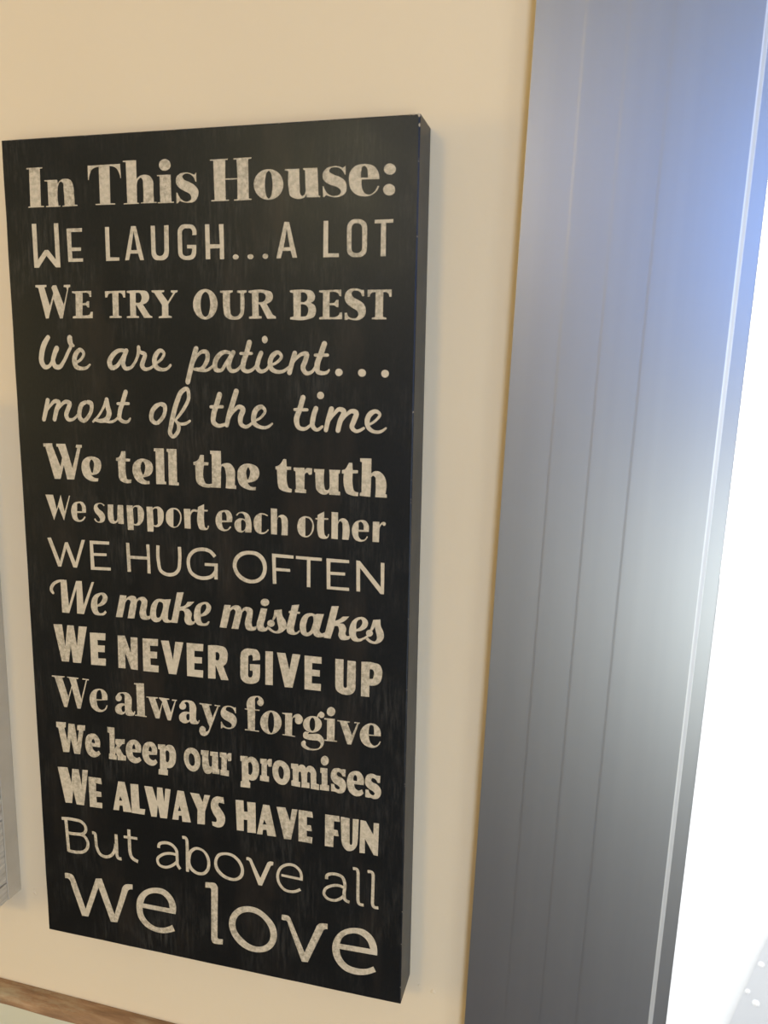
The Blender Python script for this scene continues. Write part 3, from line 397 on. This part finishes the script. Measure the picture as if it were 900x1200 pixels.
P 2450,3000! 2501,3004! 2476,2897! 2505,2910 2530,2932! 2577,2937! 2546,2903 2505,2881! 2541,2877 2557,2848 2552,2806 2562,2795 2588,2805! 2583,2779 2552,2765 2516,2767 2500,2791 2505,2833 2495,2860 2472,2858! 2443,2765! 2393,2766!
P 2685,2799! 2675,2776 2640,2762 2604,2768 2580,2804 2582,2866 2607,2914 2643,2938 2684,2940 2709,2919 2707,2878 2675,2849 2629,2835! 2629,2804 2645,2785 2665,2789!/2629,2850! 2628,2880 2638,2912 2663,2925 2672,2908 2659,2873
P 2750,2930! 2800,2937! 2804,2892 2824,2844 2825,2808 2802,2775 2762,2759 2721,2767 2698,2785! 2711,2802! 2736,2782 2762,2776 2777,2798 2771,2838 2760,2883! 2746,2856 2736,2847! 2727,2854! 2737,2886!;P 2748,2834 2745,2822 2736,2812 2724,2807 2712,2809 2703,2817 2699,2829 2702,2842 2711,2852 2723,2856 2735,2854 2744,2846;S 2680,2786:14 2721,2818
# 10 WE NEVER GIVE UP
P 208,2655! 285,2660! 303,2486! 330,2658! 386,2661! 406,2496! 430,2659! 501,2662! 435,2366! 366,2363! 352,2496! 328,2366! 266,2362!
P 524,2619! 659,2626! 655,2570! 588,2567! 588,2525! 649,2528! 646,2475! 587,2472! 587,2421! 653,2425! 649,2368! 523,2363!
P 762,2620! 823,2624! 868,2494! 871,2617! 929,2620! 922,2365! 865,2365! 820,2495! 818,2366! 758,2364!
P 971,2618! 1100,2625! 1097,2571! 1031,2568! 1032,2522! 1089,2525! 1086,2473! 1031,2470! 1032,2417! 1098,2418! 1095,2365! 968,2362!
P 1124,2617! 1188,2621! 1218,2476! 1241,2619! 1307,2620! 1242,2366! 1181,2364!
P 1333,2620! 1468,2624! 1464,2569! 1395,2566! 1393,2519! 1455,2522! 1453,2474! 1392,2471! 1390,2420! 1462,2422! 1459,2365! 1330,2365!
P 1505,2619! 1592,2625 1642,2614 1659,2578 1658,2534 1646,2495 1623,2474! 1663,2369! 1604,2365! 1564,2470! 1561,2469! 1560,2369! 1500,2365!/1564,2573! 1585,2573 1594,2560 1594,2533 1584,2513 1564,2513!
P 1911,2551! 1855,2540! 1856,2566 1848,2582 1837,2580 1823,2572 1821,2552! 1818,2433! 1823,2412 1840,2412 1851,2426 1854,2448! 1853,2464! 1833,2462! 1833,2512! 1912,2516! 1910,2433! 1898,2390 1867,2368 1834,2362 1789,2367 1762,2394 1757,2437! 1759,2556! 1770,2600 1804,2625 1848,2628 1892,2622 1911,2588
P 1954,2622! 2012,2624! 2008,2371! 1951,2369!
P 2042,2621! 2106,2623! 2136,2501! 2160,2623! 2220,2624! 2159,2370! 2100,2368!
P 2251,2621! 2378,2622! 2377,2573! 2308,2572! 2307,2523! 2365,2524! 2364,2477! 2306,2476! 2305,2421! 2373,2423! 2372,2371! 2250,2369!
P 2479,2621! 2539,2623! 2539,2441! 2545,2418 2555,2415 2564,2423 2565,2444! 2568,2618! 2628,2618! 2628,2431! 2618,2393 2592,2371 2556,2364 2514,2372 2487,2393 2480,2434!
P 2669,2620! 2759,2622 2800,2611 2818,2572 2817,2525 2802,2482 2772,2460 2729,2453! 2728,2369! 2668,2368!/2729,2572! 2750,2572 2758,2560 2758,2529 2751,2505 2728,2503!
# 11 We always forgive
P 168,2237! 283,2242! 282,2234! 260,2228! 307,2076! 341,2173! 320,2235! 304,2235! 304,2242! 405,2244! 404,2235! 383,2230! 421,2072! 471,2235! 439,2233! 440,2243! 496,2242! 495,2234! 479,2232! 411,1993! 382,1991! 342,2156! 291,1990! 264,1989! 193,2226! 168,2228!
P 652,2093! 646,2146 616,2173 573,2175 529,2155 499,2111 496,2058 513,2014 551,1990 595,1989 633,2012 650,2048! 641,2050! 621,2016 589,2006 566,2026 556,2077!/554,2089! 559,2135 572,2160 591,2166 602,2141 602,2091!
P 731,2133! 744,2158 781,2171 830,2170 856,2143 859,2086 860,2029 872,2019 879,2031! 887,2030! 874,1998 841,1988 808,1993 801,2012! 786,1996 749,1989 719,2005 714,2033 734,2065 771,2081 799,2082! 800,2124 799,2153 781,2162 762,2154! 755,2130!/799,2067! 777,2058 769,2035 781,2011 799,2023!;P 776,2125 772,2111 761,2099 748,2094 734,2096 725,2105 722,2118 726,2133 736,2144 750,2149 763,2147 773,2138
P 886,2257! 969,2264! 968,2006! 983,2004! 983,1996! 883,1995! 884,2003! 904,2007! 903,2245! 885,2248!
P 986,2162! 1082,2167! 1082,2159! 1061,2153! 1092,2058! 1119,2135! 1099,2155! 1091,2162! 1092,2168! 1177,2168! 1177,2160! 1156,2156! 1187,2059! 1224,2157! 1200,2155! 1200,2165! 1241,2166! 1241,2158! 1232,2157! 1185,1996! 1159,1994! 1118,2118! 1090,1999! 1058,1997! 1004,2155! 986,2155!
P 1267,2136! 1288,2164 1329,2174 1376,2166 1396,2135 1396,2074 1399,2023 1410,2014 1416,2029! 1424,2028! 1412,2000 1383,1991 1350,1995 1342,2011! 1324,1995 1289,1989 1260,2006 1255,2039 1274,2067 1309,2082 1341,2081! 1342,2129 1338,2151 1323,2160 1303,2152! 1296,2140!/1342,2069! 1320,2062 1314,2035 1325,2014 1340,2022!;P 1315,2125 1311,2111 1300,2100 1286,2095 1272,2097 1262,2105 1259,2118 1263,2132 1274,2144 1288,2149 1302,2147 1312,2138
P 1425,2164! 1523,2166! 1523,2157! 1502,2154! 1529,2063! 1571,2157! 1548,2157! 1548,2165! 1592,2165! 1592,2157! 1580,2155! 1510,1971 1491,1929 1462,1908 1433,1912 1419,1936 1423,1970! 1446,1985 1469,1971 1469,1948! 1477,1944 1492,1957 1504,1992! 1493,2008! 1445,2153! 1425,2156!
P 1717,2170! 1718,2120! 1711,2119! 1696,2151 1668,2164 1642,2155 1637,2138 1662,2124 1695,2112 1721,2082 1720,2043 1699,2007 1665,1991 1631,1992 1614,1999! 1602,1988! 1595,1987! 1596,2038! 1603,2039! 1620,2013 1648,2000 1677,2007 1683,2027 1660,2046 1621,2063 1598,2088 1599,2127 1622,2160 1662,2172 1696,2167 1708,2161!
P 1788,2168! 1807,2168! 1804,2213 1827,2255 1866,2272 1910,2272 1934,2251 1934,2219 1915,2200 1893,2208 1885,2229 1899,2252 1888,2267 1871,2255 1869,2221 1869,2170! 1904,2171! 1904,2163! 1869,2161! 1865,2006! 1899,2008! 1898,2000! 1787,1998! 1787,2006! 1811,2008! 1809,2159! 1787,2160!
P 2074,2096 2063,2049 2032,2011 1991,1993 1949,2000 1919,2030 1908,2074 1920,2121 1951,2158 1992,2176 2033,2169 2063,2139/2017,2087 2013,2046 2004,2015 1992,2002 1980,2012 1971,2040 1968,2081 1972,2122 1981,2153 1993,2165 2005,2156 2014,2127
P 2080,2171! 2156,2176! 2154,2137! 2178,2168 2205,2177 2232,2158 2236,2126 2216,2102 2189,2101 2178,2119 2181,2146! 2167,2145 2156,2116! 2154,2006! 2178,2004! 2178,1998! 2080,1999! 2080,2006! 2100,2007! 2103,2160! 2080,2163!
P 2381,2121 2371,2089 2346,2062 2310,2049 2274,2053 2248,2073 2239,2103 2248,2135 2274,2162 2310,2175 2345,2171 2371,2151/2331,2115 2329,2089 2321,2069 2310,2061 2299,2067 2291,2084 2288,2109 2291,2135 2299,2155 2310,2163 2321,2157 2329,2140;R 2347,2157:9 2356,2190:11 2375,2211:13;P 2401,2194 2398,2182 2390,2173 2379,2169 2369,2170 2361,2177 2358,2188 2361,2200 2369,2209 2379,2214 2390,2212 2398,2205;P 2254,2049! 2286,2048! 2276,2034 2313,2039 2367,2041 2394,2012 2394,1968 2367,1932 2319,1914 2265,1914 2229,1935 2225,1961 2248,1981! 2259,1972 2259,1950 2281,1931 2319,1925 2362,1942 2373,1971 2356,1990 2313,1990 2270,1992 2243,2002 2240,2029
P 2399,2171! 2478,2174! 2475,2012! 2495,2011! 2495,2003! 2399,1999! 2399,2007! 2419,2010! 2420,2159! 2399,2161!
P 2481,2230 2477,2212 2465,2198 2450,2191 2434,2194 2422,2205 2418,2222 2422,2239 2433,2253 2449,2260 2465,2257 2477,2246
P 2497,2168! 2589,2169! 2589,2161! 2570,2158! 2606,2067! 2643,2163! 2622,2161! 2622,2170! 2662,2171! 2662,2162! 2654,2161! 2601,1997! 2572,1996! 2515,2159! 2497,2160!
P 2815,2088! 2810,2137 2781,2170 2740,2176 2699,2154 2668,2108 2665,2065 2685,2019 2727,1996 2768,1996 2802,2019 2817,2048! 2810,2050! 2789,2019 2763,2012 2742,2032 2729,2076 2728,2082!/2729,2091! 2730,2135 2740,2162 2758,2162 2766,2131 2767,2093!
# 12 We keep our promises
P 183,1856! 271,1862! 268,1821! 255,1815! 277,1706! 294,1855! 349,1858! 366,1707! 386,1810! 369,1810! 373,1853! 443,1859! 439,1815! 425,1812! 386,1611! 333,1609! 308,1734! 288,1615! 234,1609! 199,1809! 183,1811!
P 565,1693! 565,1757 535,1795 498,1799 459,1779 439,1734 438,1675 457,1624 494,1602 538,1612 569,1640! 554,1664! 528,1652 507,1664 498,1692!/494,1724! 501,1749 512,1756 520,1745 523,1720!
P 639,1873! 701,1874! 695,1699! 716,1731! 703,1745! 705,1782! 786,1790! 784,1752! 763,1747! 737,1716! 771,1657! 792,1654! 789,1615! 717,1609! 717,1643! 704,1671! 695,1648! 711,1646! 708,1610! 641,1609! 643,1653! 652,1658! 655,1826! 638,1828!
P 920,1699! 920,1765 887,1796 851,1796 813,1770 794,1724 796,1666 819,1622 861,1605 898,1614 924,1637! 909,1662! 882,1651 858,1663 850,1694!/848,1720! 855,1750 865,1761 873,1749 875,1720!
P 1057,1700! 1058,1761 1027,1797 991,1798 953,1773 935,1726 936,1668 960,1625 1002,1605 1038,1613 1061,1640! 1046,1664! 1022,1651 998,1663 989,1693!/988,1722! 995,1752 1004,1763 1013,1751 1014,1720!
P 1069,1789! 1131,1794! 1132,1777! 1153,1795 1189,1794 1214,1760 1219,1709 1205,1643 1171,1609 1141,1607! 1140,1591! 1148,1588! 1145,1545! 1066,1543! 1069,1586! 1082,1590! 1085,1748! 1070,1750!/1132,1737! 1145,1750 1161,1741 1164,1707 1158,1665 1146,1652 1133,1659!
P 1348,1800 1389,1790 1416,1748 1421,1697 1403,1637 1367,1609 1326,1618 1294,1662 1285,1718 1297,1766 1319,1789/1346,1755 1362,1746 1374,1713 1375,1679 1365,1658 1350,1653 1334,1667 1326,1701 1328,1736
P 1428,1792! 1492,1795! 1492,1690 1497,1672 1509,1670 1517,1688! 1519,1757! 1503,1758! 1503,1791! 1567,1794! 1567,1661! 1578,1659! 1576,1618! 1519,1616! 1516,1631! 1496,1611 1461,1611 1442,1643 1437,1694! 1438,1753! 1426,1755!
P 1581,1796! 1636,1798! 1637,1774! 1650,1796 1676,1801! 1674,1739! 1649,1733! 1643,1752 1637,1734! 1635,1660! 1654,1659! 1652,1613! 1583,1614! 1585,1656! 1593,1659! 1595,1756! 1581,1758!
P 1747,1791! 1806,1795! 1807,1781! 1826,1795 1860,1791 1888,1759 1895,1709 1887,1652 1858,1613 1824,1608 1815,1613! 1815,1592! 1824,1589! 1822,1546! 1745,1543! 1747,1588! 1758,1593! 1758,1748! 1747,1750!/1809,1742! 1826,1752 1839,1738 1844,1707 1838,1667 1825,1650 1811,1657!
P 1905,1793! 1956,1794! 1957,1774! 1970,1795 1997,1800! 1995,1741! 1970,1737! 1964,1756 1957,1741! 1957,1662! 1973,1659! 1972,1617! 1901,1617! 1903,1657! 1915,1662! 1916,1752! 1905,1754!
P 2056,1799 2100,1789 2131,1752 2138,1706 2127,1648 2094,1613 2049,1614 2014,1648 2001,1702 2008,1759 2028,1788/2061,1756 2078,1747 2089,1715 2087,1676 2077,1655 2063,1659 2050,1687 2047,1726
P 2146,1788! 2201,1791! 2202,1771! 2221,1790 2248,1786 2261,1768! 2281,1788 2314,1785 2335,1757 2339,1702! 2341,1658! 2361,1656! 2360,1611! 2297,1613! 2296,1707 2292,1740 2279,1743 2270,1725! 2270,1657! 2288,1656! 2288,1615! 2226,1613! 2224,1708 2218,1734 2210,1733 2204,1721! 2204,1654! 2218,1653! 2216,1612! 2149,1615! 2148,1654! 2160,1659! 2158,1748! 2147,1750!
P 2371,1787! 2424,1790! 2425,1660! 2438,1659! 2438,1616! 2368,1615! 2368,1654! 2381,1659! 2381,1747! 2371,1749!
P 2434,1851 2430,1831 2419,1816 2404,1809 2389,1812 2378,1824 2374,1842 2378,1861 2389,1876 2404,1884 2419,1881 2430,1869
P 2561,1801! 2560,1746! 2540,1746! 2524,1768 2502,1773 2495,1759 2502,1743 2534,1732 2561,1703 2565,1659 2546,1621 2514,1610 2487,1617! 2482,1619! 2453,1618! 2452,1675! 2476,1677! 2487,1647 2508,1640 2519,1652 2508,1667 2476,1684 2454,1714 2452,1758 2470,1793 2502,1804 2534,1797! 2539,1800!
P 2696,1701! 2693,1761 2666,1797 2629,1800 2593,1779 2574,1732 2574,1677 2594,1631 2631,1609 2668,1613 2697,1638! 2684,1667! 2657,1654 2636,1665 2625,1699!/2620,1725! 2622,1756 2635,1771 2644,1759 2646,1724!
P 2818,1790! 2816,1736! 2798,1735! 2782,1760 2759,1765 2751,1748 2760,1735 2793,1722 2820,1693 2824,1650 2805,1617 2774,1607 2748,1614! 2737,1611! 2709,1612! 2710,1671! 2733,1671! 2744,1643 2768,1634 2779,1649 2768,1663 2736,1680 2712,1704 2707,1749 2727,1788 2759,1798 2787,1789! 2797,1789!
# 13 WE ALWAYS HAVE FUN
P 174,1475! 264,1483! 293,1354! 306,1477! 364,1481! 385,1343! 399,1482! 448,1485! 398,1179! 330,1176! 305,1295! 289,1181! 229,1176!
P 449,1432! 561,1434! 567,1383! 514,1387! 512,1318! 558,1318! 560,1277! 512,1270! 515,1222! 563,1226! 561,1179! 450,1175!
P 714,1432! 770,1434! 822,1186! 748,1183! 744,1230! 718,1230! 709,1186! 659,1183!/725,1311! 744,1272! 714,1270!
P 819,1427! 888,1432! 892,1230! 941,1232! 933,1185! 823,1183!
P 940,1428! 1010,1430! 1043,1320! 1050,1433! 1095,1436! 1107,1318! 1120,1432! 1165,1433! 1127,1185! 1069,1181! 1051,1285! 1038,1184! 992,1180!
P 1223,1434! 1277,1435! 1329,1186! 1257,1180! 1253,1229! 1229,1227! 1224,1189! 1172,1186!/1236,1309! 1250,1268! 1222,1263!
P 1329,1433! 1404,1433! 1432,1369! 1448,1433! 1495,1435! 1450,1296! 1446,1188! 1383,1183! 1388,1298!
P 1605,1435! 1610,1384! 1569,1389! 1561,1372 1583,1335 1612,1288 1614,1241 1592,1197 1563,1183 1510,1191! 1505,1223! 1540,1223! 1546,1242 1518,1290 1501,1334 1502,1381 1521,1418 1556,1438!
P 1703,1432! 1767,1437! 1770,1348! 1800,1350! 1796,1430! 1864,1434! 1864,1187! 1795,1182! 1796,1283! 1767,1282! 1766,1189! 1710,1185!
P 1924,1430! 1975,1430! 2027,1186! 1956,1183! 1950,1228! 1922,1225! 1916,1185! 1872,1182!/1932,1309! 1951,1271! 1920,1268!
P 2031,1428! 2101,1433! 2137,1328! 2152,1429! 2196,1432! 2144,1183! 2089,1179!
P 2204,1432! 2309,1432! 2315,1386! 2268,1386! 2268,1321! 2299,1323! 2307,1277! 2267,1276! 2267,1230! 2311,1230! 2307,1180! 2202,1181!
P 2409,1429! 2515,1432! 2521,1388! 2476,1386! 2475,1320! 2505,1319! 2513,1272! 2474,1271! 2472,1179! 2407,1178!
P 2528,1430! 2594,1428! 2596,1236! 2601,1222 2609,1221 2617,1239! 2619,1427! 2663,1430! 2657,1263! 2646,1211 2614,1175 2577,1170 2544,1204 2533,1253!
P 2676,1428! 2715,1427! 2773,1328! 2775,1422! 2814,1423! 2809,1169! 2778,1170! 2710,1289! 2712,1172! 2671,1170!
# 14 But above all
S 222,1033:28 228,896 233,750;S 184,1032:26 299,1039 369,1029 402,988 399,955 376,930 316,917 225,914;S 316,917:26 386,908 414,861 409,815 378,776 315,757 228,757
S 458,953:26 482,951 488,911 495,830 523,776 572,762 626,787 656,837 666,890;S 673,975:27 674,884 674,798! 684,772 714,770
S 789,1036:28 790,948 791,853! 809,796 861,773;S 741,966:22 862,971
S 1046,923:25 1051,954 1099,977 1158,971 1197,932 1203,868 1207,803 1228,775;S 1202,892:23 1133,892 1073,869 1032,822 1044,781 1097,767 1152,789 1200,831
S 1252,1048:25 1282,1047 1292,1020! 1292,963 1290,867 1289,764;P 1289,881 1315,953 1363,986 1424,979 1470,933 1484,868 1471,805 1432,763 1385,753 1324,775 1290,819/1317,879 1335,936 1376,966 1424,956 1450,916 1459,864 1447,814 1417,784 1378,779 1335,804 1316,845
P 1606,984 1679,980 1737,934 1763,865 1749,802 1695,762 1628,759 1561,787 1522,841 1520,908 1548,961/1612,963 1672,956 1717,917 1738,860 1725,814 1689,785 1633,784 1579,811 1545,859 1544,906 1566,944
P 1784,976! 1804,978 1823,970 1836,945! 1896,823! 1946,941! 1959,966 1976,975 2003,974! 2000,947! 1982,941! 1909,762! 1880,762! 1814,932! 1806,949 1797,953 1784,951!
S 2066,879:20 2221,874;S 2224,864:22 2214,941 2166,977 2108,972 2057,932 2036,869 2050,805 2095,762 2159,760 2217,790
S 2422,913:24 2425,943 2458,962 2502,965 2544,950 2562,905 2558,812 2565,773 2599,759;S 2560,867:22 2514,878 2453,862 2412,830 2402,788 2432,755 2482,751 2525,771 2558,806
S 2623,1036:23 2654,1033 2663,1006! 2663,890 2664,789! 2673,761 2708,756
S 2734,1031:23 2768,1030 2777,1005! 2776,900 2774,787! 2784,758 2819,756
# 15 we love
P 184,550! 224,554 256,546 278,512! 363,261! 471,553! 526,563! 628,263! 700,483! 714,525 733,547 761,558! 803,563! 801,518! 775,513 759,498! 650,197! 591,191! 492,477! 384,195! 326,192! 239,456! 227,494 211,506 185,504!
P 1174,375! 1181,445 1151,521 1093,569 1004,573 912,534 845,454 830,368 845,281 900,216 975,186 1065,186 1164,225! 1143,276! 1067,235 991,230 925,266 889,320 885,375!/892,414! 925,485 1002,526 1069,520 1112,476 1124,416!
P 1439,703! 1481,708 1523,708 1543,675! 1531,249! 1539,237 1549,236! 1577,240! 1574,194! 1533,188 1491,192 1478,222! 1487,649! 1480,660 1464,660! 1438,657!
P 1630,387 1657,477 1720,542 1792,567 1873,562 1953,515 2012,444 2027,363 2001,274 1940,213 1869,189 1787,191 1705,232 1649,306/1685,398 1709,466 1755,505 1811,520 1882,506 1937,460 1970,393 1968,320 1930,264 1869,237 1808,243 1742,283 1696,337
P 2066,550! 2098,553 2123,550 2144,517! 2249,269! 2336,486! 2351,521 2368,536 2399,545! 2432,547! 2430,502! 2410,498 2399,487! 2275,192! 2227,187! 2120,474! 2112,499 2101,508 2087,507! 2066,508!
P 2817,366! 2810,450 2774,519 2718,556 2647,558 2570,531 2503,468 2471,383 2473,311 2505,240 2568,187 2651,172 2733,188 2809,230! 2788,269! 2732,237 2660,227 2588,242 2541,293 2525,359!/2528,403! 2555,467 2606,502 2667,513 2729,482 2763,409!"""
DS=60
def spline(pts,closed,step=None):
    """pts: list (x,y,..,corner) -> dense list; Catmull-Rom through smooth points, sharp at corners"""
    n=len(pts);out=[]
    m=n if closed else n-1
    def P(i): return pts[i%n]
    for i in range(m):
        a,b=P(i),P(i+1)
        if a[3] and b[3]: out.append(a[:3]);continue
        d=math.hypot(b[0]-a[0],b[1]-a[1])
        def tan(j):
            if P(j)[3] or (not closed and j in(0,n-1)): return None
            p,q=P(j-1),P(j+1)
            c=P(j);d1=math.hypot(c[0]-p[0],c[1]-p[1])+1e-6;d2=math.hypot(q[0]-c[0],q[1]-c[1])+1e-6
            # centripetal-ish
            v=[((c[k]-p[k])/d1*d2+(q[k]-c[k])/d2*d1)/(d1+d2) for k in(0,1)]
            return v
        ta,tb=tan(i),tan(i+1)
        chord=[(b[k]-a[k])/d if d else 0 for k in(0,1)]
        if ta is None: ta=[1.5*chord[k]-.5*tb[k] if tb else chord[k] for k in(0,1)]
        if tb is None: tb=[1.5*chord[k]-.5*ta[k] for k in(0,1)]
        N=4 if d<DS else 7
        for s in range(N):
            t=s/N;h0=2*t**3-3*t*t+1;h1=t**3-2*t*t+t;h2=-2*t**3+3*t*t;h3=t**3-t*t
            out.append((h0*a[0]+h1*d*ta[0]+h2*b[0]+h3*d*tb[0],h0*a[1]+h1*d*ta[1]+h2*b[1]+h3*d*tb[1],a[2]*(1-t)+b[2]*t))
    if not closed: out.append(pts[-1][:3])
    return out
def parse_pts(s):
    r=[];w=0
    for tk in s.split():
        c=tk.endswith('!')
        if c: tk=tk[:-1]
        if ':' in tk: tk,ww=tk.split(':');w=float(ww)
        x,y=tk.split(',');r.append((float(x),float(y),w,c))
    return r
def ell(s):
    v=[float(q) for q in s.split(',')]
    return [(v[0]+v[2]*math.cos(a*math.pi/20),v[1]+v[3]*math.sin(a*math.pi/20)) for a in range(40)]
def shapes(glyph):
    """-> list of polygons-with-holes in crop coords"""
    out=[]
    for it in glyph.split(';'):
        k,s=it[0],it[2:]
        if k=='P': out.append([[p[:2] for p in spline(parse_pts(c),True)] for c in s.split('/')])
        elif k=='E': out.append([ell(c) for c in s.split('/')])
        else:
            c=spline(parse_pts(s),False);L=[];R=[]
            for i,(x,y,w) in enumerate(c):
                p=c[max(0,i-1)];q=c[min(len(c)-1,i+1)];dx,dy=q[0]-p[0],q[1]-p[1];d=math.hypot(dx,dy) or 1
                nx,ny=-dy/d*w/2,dx/d*w/2
                L.append((x+nx,y+ny));R.append((x-nx,y-ny))
            for i in range(len(c)-1): out.append([[L[i],L[i+1],R[i+1],R[i]]])
            if k=='R':
                for e in (c[0],c[-1]): out.append([[(e[0]+e[2]/2*math.cos(a*math.pi/7),e[1]+e[2]/2*math.sin(a*math.pi/7)) for a in range(14)]])
    return out
def load(txt):
    lines = []
    for l in txt.strip().split('\n'):
        if l[0] == '#': lines.append((l.split(' ', 2)[2], []))
        else: lines[-1][1].append(shapes(l))
    return lines

def union(shapes_):
    """2D union of the outlines -> verts, triangles without overlaps"""
    v, f = [], []
    for sh in shapes_:
        lo = [[Vector((p[0], p[1], 0)) for p in c] for c in sh]
        k = len(v); flat = [p for c in lo for p in c]; v += [Vector((p.x, p.y)) for p in flat]
        for t in tessellate_polygon(lo):
            a, b, c = (flat[i] for i in t); cr = (b.x - a.x) * (c.y - a.y) - (b.y - a.y) * (c.x - a.x)
            if abs(cr) > .2: f.append([k + i for i in (t if cr > 0 else t[::-1])])
    if len(shapes_) == 1: return v, f
    ov, oe, of, _, _, src = delaunay_2d_cdt(v, [], f, 0, 1e-5)
    return ov, [list(t) for t, s in zip(of, src) if s]
for text, glyphs in load(TXT):
    v, f = [], []
    joined = text.startswith(('We are', 'most', 'We make'))
    for group in ([[sh for g_ in glyphs for sh in g_]] if joined else glyphs):
        uv, uf = union(group); k = len(v)
        v += [(p.x * 1e-4, -.00012, p.y * 1e-4) for p in uv]; f += [tuple(k + i for i in t) for t in uf]
    o = mesh('lettering', v, f, M_letter, sign)
    for p in o.data.polygons:
        if p.normal.y > 0: p.flip()
    o['label'] = 'cream lettering reading "%s"' % text

# ---------------------------------------------------------------- box picture at the left
pc = empty('box_picture', (-.0518, 0, Z0 + .0042), RY)
tag(pc, 'pale whitewashed plank picture with taupe frame, left of the black sign', 'picture')
PW, PH = .34, .425
fr_v, fr_f = [], []
for a in ((-PW, 0, -.0155, -.0003, 0, .018), (-PW, 0, -.0155, -.0003, PH - .018, PH), (-PW, -PW + .018, -.0155, -.0003, .018, PH - .018), (-.018, 0, -.0155, -.0003, .018, PH - .018)):
    vv, ff = boxvf(*a); k = len(fr_v); fr_v += vv; fr_f += [tuple(i + k for i in q) for q in ff]
mesh('frame', fr_v, fr_f, M_pic, pc)
hs = [0, .0165, .075, .14, .21, .28, .35, PH]
for i in range(len(hs) - 1):
    box('plank', -PW + .0002, -.0006 - .0003 * (i % 2), -.040, -.0158, hs[i] + (.0005 if i else 0), hs[i + 1] - .0005, M_plank, pc, bevel=.0006)

# ---------------------------------------------------------------- cream painted board below
pb = empty('painted_board', (-.45, 0, Z0 - .0910), 0)
tag(pb, 'cream painted wooden board with worn brown top edge, below the black sign', 'board')
L = .66; nx = 90
tv, tf = [], []
def fy(x): return -.0185 - .0012 * math.sin(x * 23 + 1) - .0007 * math.sin(x * 61)
prof = [(0, -.0003, 0), (1, .28, -.0002), (2, .6, -.0005), (3, .85, -.0022), (4, 1.0, -.0075)]
for i in range(nx + 1):
    x = L * i / nx; F = fy(x)
    tv += [(x, -.0003, 0), (x, F * .35, -.0003), (x, F * .7, -.0009 + .0003 * math.sin(x * 70)), (x, F * .9, -.0028), (x, F, -.0075), (x, F, -.0085)]
for i in range(nx):
    for k in range(5): a = i * 6 + k; tf.append((a, a + 6, a + 7, a + 1))
mesh('top_edge', tv, tf, M_wood, pb, smooth=True)
fv, ff = [], []
for i in range(nx + 1):
    x = L * i / nx; F = fy(x)
    fv += [(x, F, -.0085), (x, F * 1.0, -.02), (x, F, -.22), (x, -.0003, -.22)]
for i in range(nx):
    for k in range(3): a = i * 4 + k; ff.append((a, a + 4, a + 5, a + 1))
ff += [(0, 1, 2, 3), (nx * 4 + 3, nx * 4 + 2, nx * 4 + 1, nx * 4)]
mesh('front', fv, ff, M_cream, pb)
